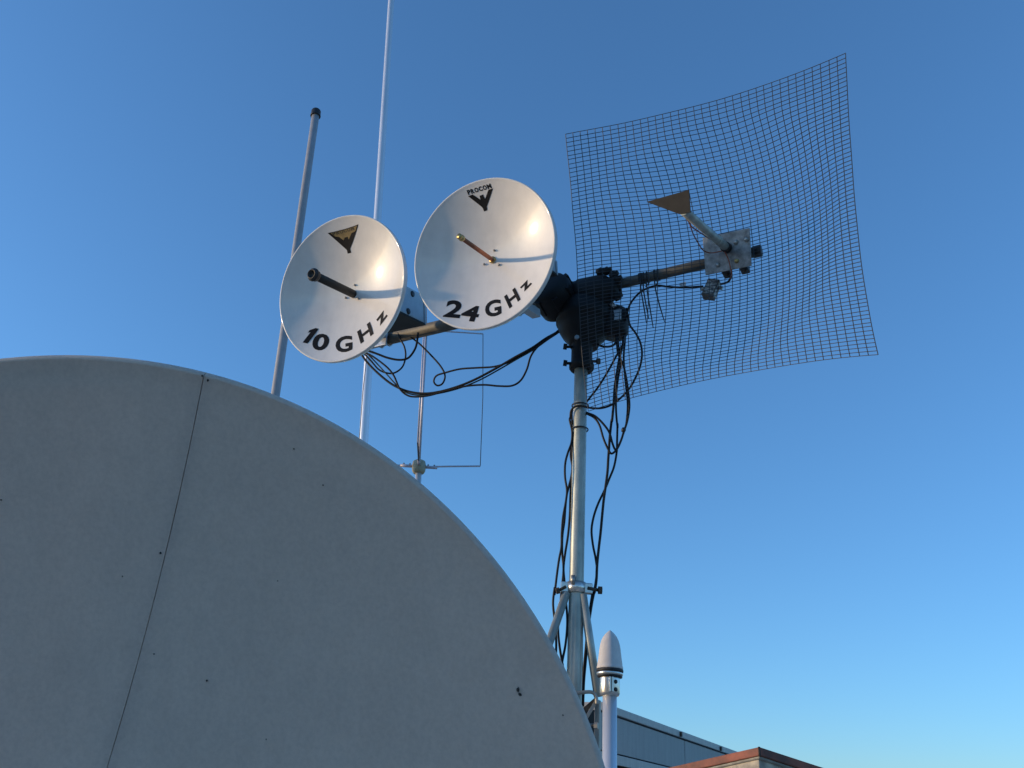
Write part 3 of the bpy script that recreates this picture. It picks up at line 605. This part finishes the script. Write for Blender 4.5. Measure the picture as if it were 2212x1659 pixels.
# its mount behind, out of the picture
mp_ = BC - BN*(BD+.03)
m = MB(); m.lathe([(0, 0), (.22, 0), (.22, -.05), (.12, -.06), (.12, -.22), (0, -.22)], mp_, BN, 24); m.build('mount_hub', MT['steel_post'], big)
pe = mp_ - BN*.16; m = MB(); m.tube([np.array([pe[0], pe[1], 0]), pe], .07, 20); m.build('pedestal', MT['steel_post'], big)

# ------------------------------------------------------------------ pole antennas behind
def px_pole(x0, y0, x1, y1, Y):                          # straight line through two pixels in the plane y = Y, run down to the roof
    a, b = at_y(x0, y0, Y), at_y(x1, y1, Y); d = (a-b)/np.linalg.norm(a-b); return a, b - d*(b[2]/d[2]), d
a, b, d = px_pole(683, 240, 595, 852, 3.9)
pa = thing('pole_antenna', b, 'grey leaning tube antenna with a black top cap', 'antenna')
m = MB(); m.tube([b + (a-b)*k/10 for k in range(11)], [.0235]*6+[.0225]*5, 20); m.build('tube', MT['glassfibre'], pa)
m = MB(); m.lathe([(.0235, -.042), (.030, -.043), (.031, -.036), (.0285, -.034), (.0285, -.002), (.024, .006), (0, .008)], a, d, 20); m.build('cap', MT['black'], pa)
a, b, d = px_pole(847, -30, 785, 955, 4.2); a2 = a + d*.9
wa = thing('whip_antenna', b, 'tall bright aluminium whip running past the top of the picture', 'antenna')
L_ = np.linalg.norm(a2-b); n_ = 16
rr_ = [.0275 - .0075*(k/n_) for k in range(n_+1)]
m = MB(); m.tube([b + (a2-b)*k/n_ for k in range(n_+1)], rr_, 20); m.build('whip_tube', MT['alu'], wa)
m = MB(); m.lathe([(.0, 0), (.05, 0), (.05, .012), (.027, .02)], b, d, 20); m.build('base_flange', MT['alu_dull'], wa)

# loop antenna: two crossed rectangular loops on a hub
LY = 3.95; hb = at_y(905, 1008, LY); UPL = at_y(1044, 713, LY)-at_y(1038, 1007, LY); H_ = np.linalg.norm(UPL); UPL /= H_; foot = hb - UPL*(hb[2]/UPL[2])
la = thing('loop_antenna', foot, 'crossed wire loop antenna with a yellowed hub on a pale tube', 'antenna')
m = MB(); m.tube([foot, hb - UPL*.03], .0155, 16); m.build('support_tube', MT['alu'], la)
m = MB(); m.lathe([(0, -.034), (.026, -.034), (.032, -.024), (.034, -.008), (.034, .01), (.030, .026), (.02, .032), (0, .032)], hb, UPL, 18); m.build('hub', MT['hub'], la)
er_ = at_y(1038, 1007, LY) - hb; arm = np.linalg.norm(er_[:2]); dirx = np.array([er_[0], er_[1], 0])/arm; diry = np.array([-dirx[1], dirx[0], 0])
m = MB(); m.tube([hb+UPL*.03, hb+UPL*H_], .0065, 12); m.build('centre_tube', MT['pale_rod'], la)
m = MB(); m.lathe([(0, -.02), (.024, -.018), (.024, .018), (0, .02)], hb+UPL*H_, UPL, 16); m.build('top_hub', MT['hub'], la)
for k, dd in enumerate((dirx, -dirx, -diry*1.0+dirx*.05, diry*1.0-dirx*.10)):
    ln = arm*np.linalg.norm(dd); du_ = dd/np.linalg.norm(dd); z0 = er_[2] if k == 0 else 0
    e0, e1_ = hb + du_*ln + UPL*z0, hb + du_*ln + UPL*H_
    m = MB(); m.tube([hb+du_*.02, hb+du_*.5*ln + UPL*z0*.5, e0], .0042, 8); ar = m.build('arm', MT['dark_rod' if k > 1 else 'pale_rod'], la)
    m = MB(); m.tube([hb+du_*.03, hb+du_*.09], .0075, 8); m.build('arm_socket', MT['pale_rod'], ar)
    for q in (.045, .075):
        s = MB(); s.tube([hb+du_*q, hb+du_*q+UPL*.014], .004, 6); s.build('screw', MT['bolt'], ar)
    m = MB(); m.tube([e0, (e0+e1_)/2 + du_*.006, e1_], .0019 if k < 2 else .0042, 6); m.build('vertical_wire', MT['dark_rod' if k < 2 else 'pale_rod'], la)
    m = MB(); m.tube([e1_, hb + UPL*H_ + du_*.01], .0038, 8); m.build('arm', MT['pale_rod'], la)

# ------------------------------------------------------------------ bullet antenna on its pole
BY = at_depth(1319, 1450, 2.16)[1]
def bl(y, x=None): return at_y(1318 + (y-1500)*.012 if x is None else x, y, BY)
ax0 = bl(1490); ub = UPW
ba = thing('bullet_antenna', np.array([ax0[0], ax0[1], 0]), 'pointed white bullet antenna clamped on a shiny aluminium pole', 'antenna')
ppm = ((bl(1450)-CAM) @ FW)/FPX                          # metres for one pixel at its distance
hz = lambda y: bl(y)[2]
cx_, cy_ = bl(1450)[0], BY
z_tip, z_base, z_ring = hz(1361), hz(1438), hz(1452)
rb = 28.5*ppm; hgt = z_tip - z_base
tab = [(0, .955), (.07, .94), (.18, .895), (.29, .86), (.45, .81), (.58, .755), (.7, .66), (.8, .535), (.88, .37), (.94, .21), (.98, .08), (1.0, 0)]
prof = [(rb*float(np.interp(k/40, [a_[0] for a_ in tab], [a_[1] for a_ in tab])), k/40*hgt) for k in range(41)]
prof = [(rb*.98, -.009), (rb*1.0, -.006), (rb*.985, -.002)] + prof
m = MB(); m.lathe([(0, -.009)] + prof, (cx_, cy_, z_base), ub, 36); m.build('radome', MT['radome'], ba)
m = MB(); m.lathe([(0, -.0165), (rb*1.01, -.0165), (rb*1.03, -.013), (rb*1.01, -.0092), (0, -.0092)], (cx_, cy_, z_base), ub, 32); m.build('gasket', MT['rubber'], ba)
m = MB(); m.lathe([(0, -.0245), (rb*.93, -.0245), (rb*.99, -.0225), (rb*.99, -.0175), (rb*.96, -.0167), (0, -.0167)], (cx_, cy_, z_base), ub, 32); m.build('base_ring', MT['clampsteel'], ba)
m = MB(); m.lathe([(0, -.0285), (rb*.94, -.0285), (rb*.95, -.0247), (0, -.0247)], (cx_, cy_, z_base), ub, 32); m.build('lower_gasket', MT['rubber'], ba)
zc0, zc1 = hz(1503), z_base-.0286; rc_ = 21.5*ppm
m = MB(); m.lathe([(0, zc0-zc1), (rc_*.9, zc0-zc1), (rc_*1.0, zc0-zc1+.006), (rc_, -.002), (rc_*.98, -.0002), (0, -.0002)], (cx_, cy_, zc1), ub, 28); clp = m.build('clamp', MT['clampsteel'], ba)
for aa in (R_(-96), R_(-84)):
    m = MB(); m.box((cx_+math.cos(aa)*(rc_+.002), cy_+math.sin(aa)*(rc_+.002), (zc0+zc1)/2+.002), ((math.cos(aa), math.sin(aa), 0), (-math.sin(aa), math.cos(aa), 0), UPW), (.005, .0026, (zc1-zc0)/2-.004)); m.build('clamp_flange', MT['clampsteel'], clp, bevel=.001)
for zz in (.3, .72):
    aa = R_(-62); p = np.array([cx_+math.cos(aa)*rc_, cy_+math.sin(aa)*rc_, zc0+(zc1-zc0)*zz])
    s = MB(); s.lathe([(0, .0008), (.0052, .0008), (.0052, -.002)], p, (math.cos(aa), math.sin(aa), 0), 14); s.build('screw_hole', MT['rubber'], clp)
m = MB(); m.tube([np.array([cx_+.004, cy_, 0]), np.array([cx_+.002, cy_, zc0*.6]), np.array([cx_, cy_, zc0+.01])], 15.2*ppm, 24); m.build('pole', MT['alu'], ba)

# ------------------------------------------------------------------ steel post, hook, straps, dark boards behind the mast foot
PY = MY - .012
pt = at_y(*ZL(910, 440), PY); pw = (at_y(1304, 1560, PY)-at_y(1285, 1560, PY))[0]
post = thing('steel_post', np.array([pt[0], pt[1], 0]), 'square galvanised steel post behind the bullet antenna pole', 'post')
m = MB(); m.box((pt[0]+pw*.12, pt[1]+.012, pt[2]/2), (np.array([.86, -.5, 0]), np.array([.5, .86, 0]), UPW), (pw*.32, pw*.30, pt[2]/2)); m.build('post_tube', MT['steel_post'], post, bevel=.004)
hk = [at_y(*ZL(*p), PY-.02) for p in ((470, 335), (600, 322), (720, 308), (800, 310), (850, 335), (880, 385), (895, 450), (900, 520))]
m = MB(); m.tube(spline(hk, 5), .0048, 10); tag(m.build('bent_rod', MT['steel_post']), 'bent steel rod hooked between the mast and the square post', 'rod')
for (p, q, r, lab) in (((900, 430), (640, 660), .006, 'dark strap slanting from the square post to the mast foot, upper one'), ((905, 440), (660, 850), .0045, 'pale strap slanting from the square post to the mast foot, steeper one')):
    m = MB(); A1, B1 = at_y(*ZL(*p), PY-.015), at_y(*ZL(*q), PY-.01); dd = (B1-A1)/np.linalg.norm(B1-A1); sx_ = np.cross(dd, [0, 1., 0])
    m.box((A1+B1)/2, (dd, sx_/np.linalg.norm(sx_), np.array([0, 1., 0])), (np.linalg.norm(B1-A1)/2, r, .002)); tag(m.build('strap', MT['rust' if r > .005 else 'steel_post'], bevel=.0005), lab, 'strap')
m = MB(); m.tube([at_y(*ZL(600, 892), PY-.02), at_y(*ZL(870, 888), PY-.02)], .0036, 8); disc_bolt(m, at_y(*ZL(868, 905), PY-.024), (1, -.4, 0), .009, .008, 6); tag(m.build('threaded_rod', MT['steel_post']), 'short threaded rod with a nut fixed on the square post', 'rod')
q0, q1 = at_y(1200, 1530, MY+.55), at_y(1289, 1522, MY+.55)
db = thing('board_wall', np.array([(q0[0]+q1[0])/2, MY+.6, 0]), 'dark timber board screen standing behind the mast foot', 'screen')
nb = 4; wdt = (q1[0]-q0[0])/nb
for i in range(nb):
    m = MB(); m.box((q0[0]+wdt*(i+.5), MY+.6+.004*(i % 2), q1[2]/2-.004*i), np.eye(3), (wdt/2-.002, .012, q1[2]/2)); m.build('board', MT['dark'], db, bevel=.002)

# ------------------------------------------------------------------ grey clad roof house and the capped wall
def az_dir(a): return np.array([math.sin(R_(a)), math.cos(R_(a)), 0])
def hit_vplane(x, y, Q, d):                              # pixel ray against the vertical plane through Q along d
    n = np.array([d[1], -d[0], 0]); v = ray(x, y); return CAM + v*(((Q-CAM) @ n)/(v @ n))
Q0 = at_y(1296, 1516, 7.4); wd_ = az_dir(28); wn = np.array([wd_[1], -wd_[0], 0])
Q1 = hit_vplane(1700, 1664, Q0, wd_)
zb0 = hit_vplane(1340, 1632, Q0, wd_)[2]; zb1 = hit_vplane(1440, 1660, Q0, wd_)[2]
ph = thing('roof_house', np.array([Q0[0], Q0[1], 0]), 'grey metal clad roof house with a sloping pale edge trim', 'building')
def strip(z0f, z1f, out, depth, t0=0.0, t1=1.0):
    P = [Q0 + (Q1-Q0)*t for t in (t0, t1)]
    base_ = [np.array([P[0][0], P[0][1], z0f(P[0][2], t0)]), np.array([P[1][0], P[1][1], z0f(P[1][2], t1)]), np.array([P[1][0], P[1][1], z1f(P[1][2], t1)]), np.array([P[0][0], P[0][1], z1f(P[0][2], t0)])]
    m = MB(); m.prism([p + wn*out for p in base_], -wn*depth); return m
FH = Q0[2] - hit_vplane(1300, 1620, Q0, wd_)[2]
tk = Q0[2] - hit_vplane(1296, 1534, Q0, wd_)[2]
strip(lambda z, t: z-tk, lambda z, t: z, .02, 3.0).build('edge_trim', MT['flashing'], ph, bevel=.006)
for t0, t1 in ((0, .30), (.302, .565), (.567, .80), (.802, 1)):
    strip(lambda z, t: z-FH, lambda z, t: z-tk-.012, 0.0, .08, t0, t1).build('cladding_panel', MT['cladding'], ph, bevel=.003)
strip(lambda z, t: z-FH-.09, lambda z, t: z-FH-.012, .012, .1).build('lower_trim', MT['flashing'], ph, bevel=.004)
strip(lambda z, t: 0, lambda z, t: z-tk-.02, -.09, 2.8).build('wall', MT['dark'], ph)
for x in (1348, 1433, 1517, 1573):
    pass
for x, y in ((1465, 1586), (1552, 1617), (1608, 1638)):
    P = hit_vplane(x*1.0 if False else x, y, Q0, wd_); s = MB(); s.box(P + wn*.028, (wd_, UPW, wn), (.018, .022, .012)); s.build('trim_clip', MT['rust'], ph, bevel=.003)
# course of bricks below the lower trim
bz = lambda t: (Q0+(Q1-Q0)*t)[2]-FH-.10
blen = .20; tt = .02
Lw = np.linalg.norm((Q1-Q0)[:2])
for row in range(3):
    x_ = .02 + (.5*blen if row % 2 else 0)
    while x_ < min(Lw, 2.6):
        P = Q0 + wd_*(x_+blen/2); t_ = (x_+blen/2)/Lw; sl_ = (Q1-Q0)/np.linalg.norm(Q1-Q0); upv = np.cross(wn, sl_); upv = upv if upv[2] > 0 else -upv
        P = np.array([P[0], P[1], bz(t_) - .035 - row*.068])
        m = MB(); m.box(P - wn*.035, (sl_, upv, wn), (blen/2-.006, .028, .05)); m.build('brick', MT['brick'], ph, bevel=.003, seg=1); x_ += blen

QC = at_y(1640, 1613, 6.2); dl, dr = az_dir(-30), az_dir(60)
cw = thing('capped_wall', np.array([QC[0], QC[1], 0]), 'beige rendered chimney block with a rust red metal cap', 'chimney')
EL, ER_ = hit_vplane(1440, 1659, QC, dl), hit_vplane(1790, 1662, QC, dr)
EF = EL + ER_ - QC
sc = ((QC-CAM) @ FW)/FPX
def slab(over, z0, z1, name, mt_x, bev=.004):
    cen = (QC+EL+ER_+EF)/4; P = [QC, ER_, EF, EL]; B = []
    for p in P:
        q = p-cen; q = q*np.array([1, 1, 0]); L = np.linalg.norm(q); q2 = q*(L+over)/L; B.append(np.array([cen[0]+q2[0], cen[1]+q2[1], p[2]]))
    m = MB(); vs = [b + UPW*z0 for b in B] + [b + UPW*z1 for b in B]
    m.add(vs, [(3, 2, 1, 0), (4, 5, 6, 7)] + [(i, (i+1) % 4, 4+(i+1) % 4, 4+i) for i in range(4)]); return m.build(name, mt_x, cw, bevel=bev)
slab(0.0, -17*sc, 0, 'metal_cap', MT['redcap'], .006)
slab(-.02, -23*sc, -17*sc-.001, 'mortar_bed', MT['mortar'], .012)
cen = (QC+EL+ER_+EF)/4
slab(-.045, -QC[2], -23*sc-.001, 'wall', MT['render'], .01)
m = MB(); m.tube([QC + UPW*.001 + (cen-QC)*.012, QC - UPW*(19*sc) + (cen-QC)*np.array([1, 1, 0])*.004], .008, 6); m.build('corner_joint', MT['dark'], cw)
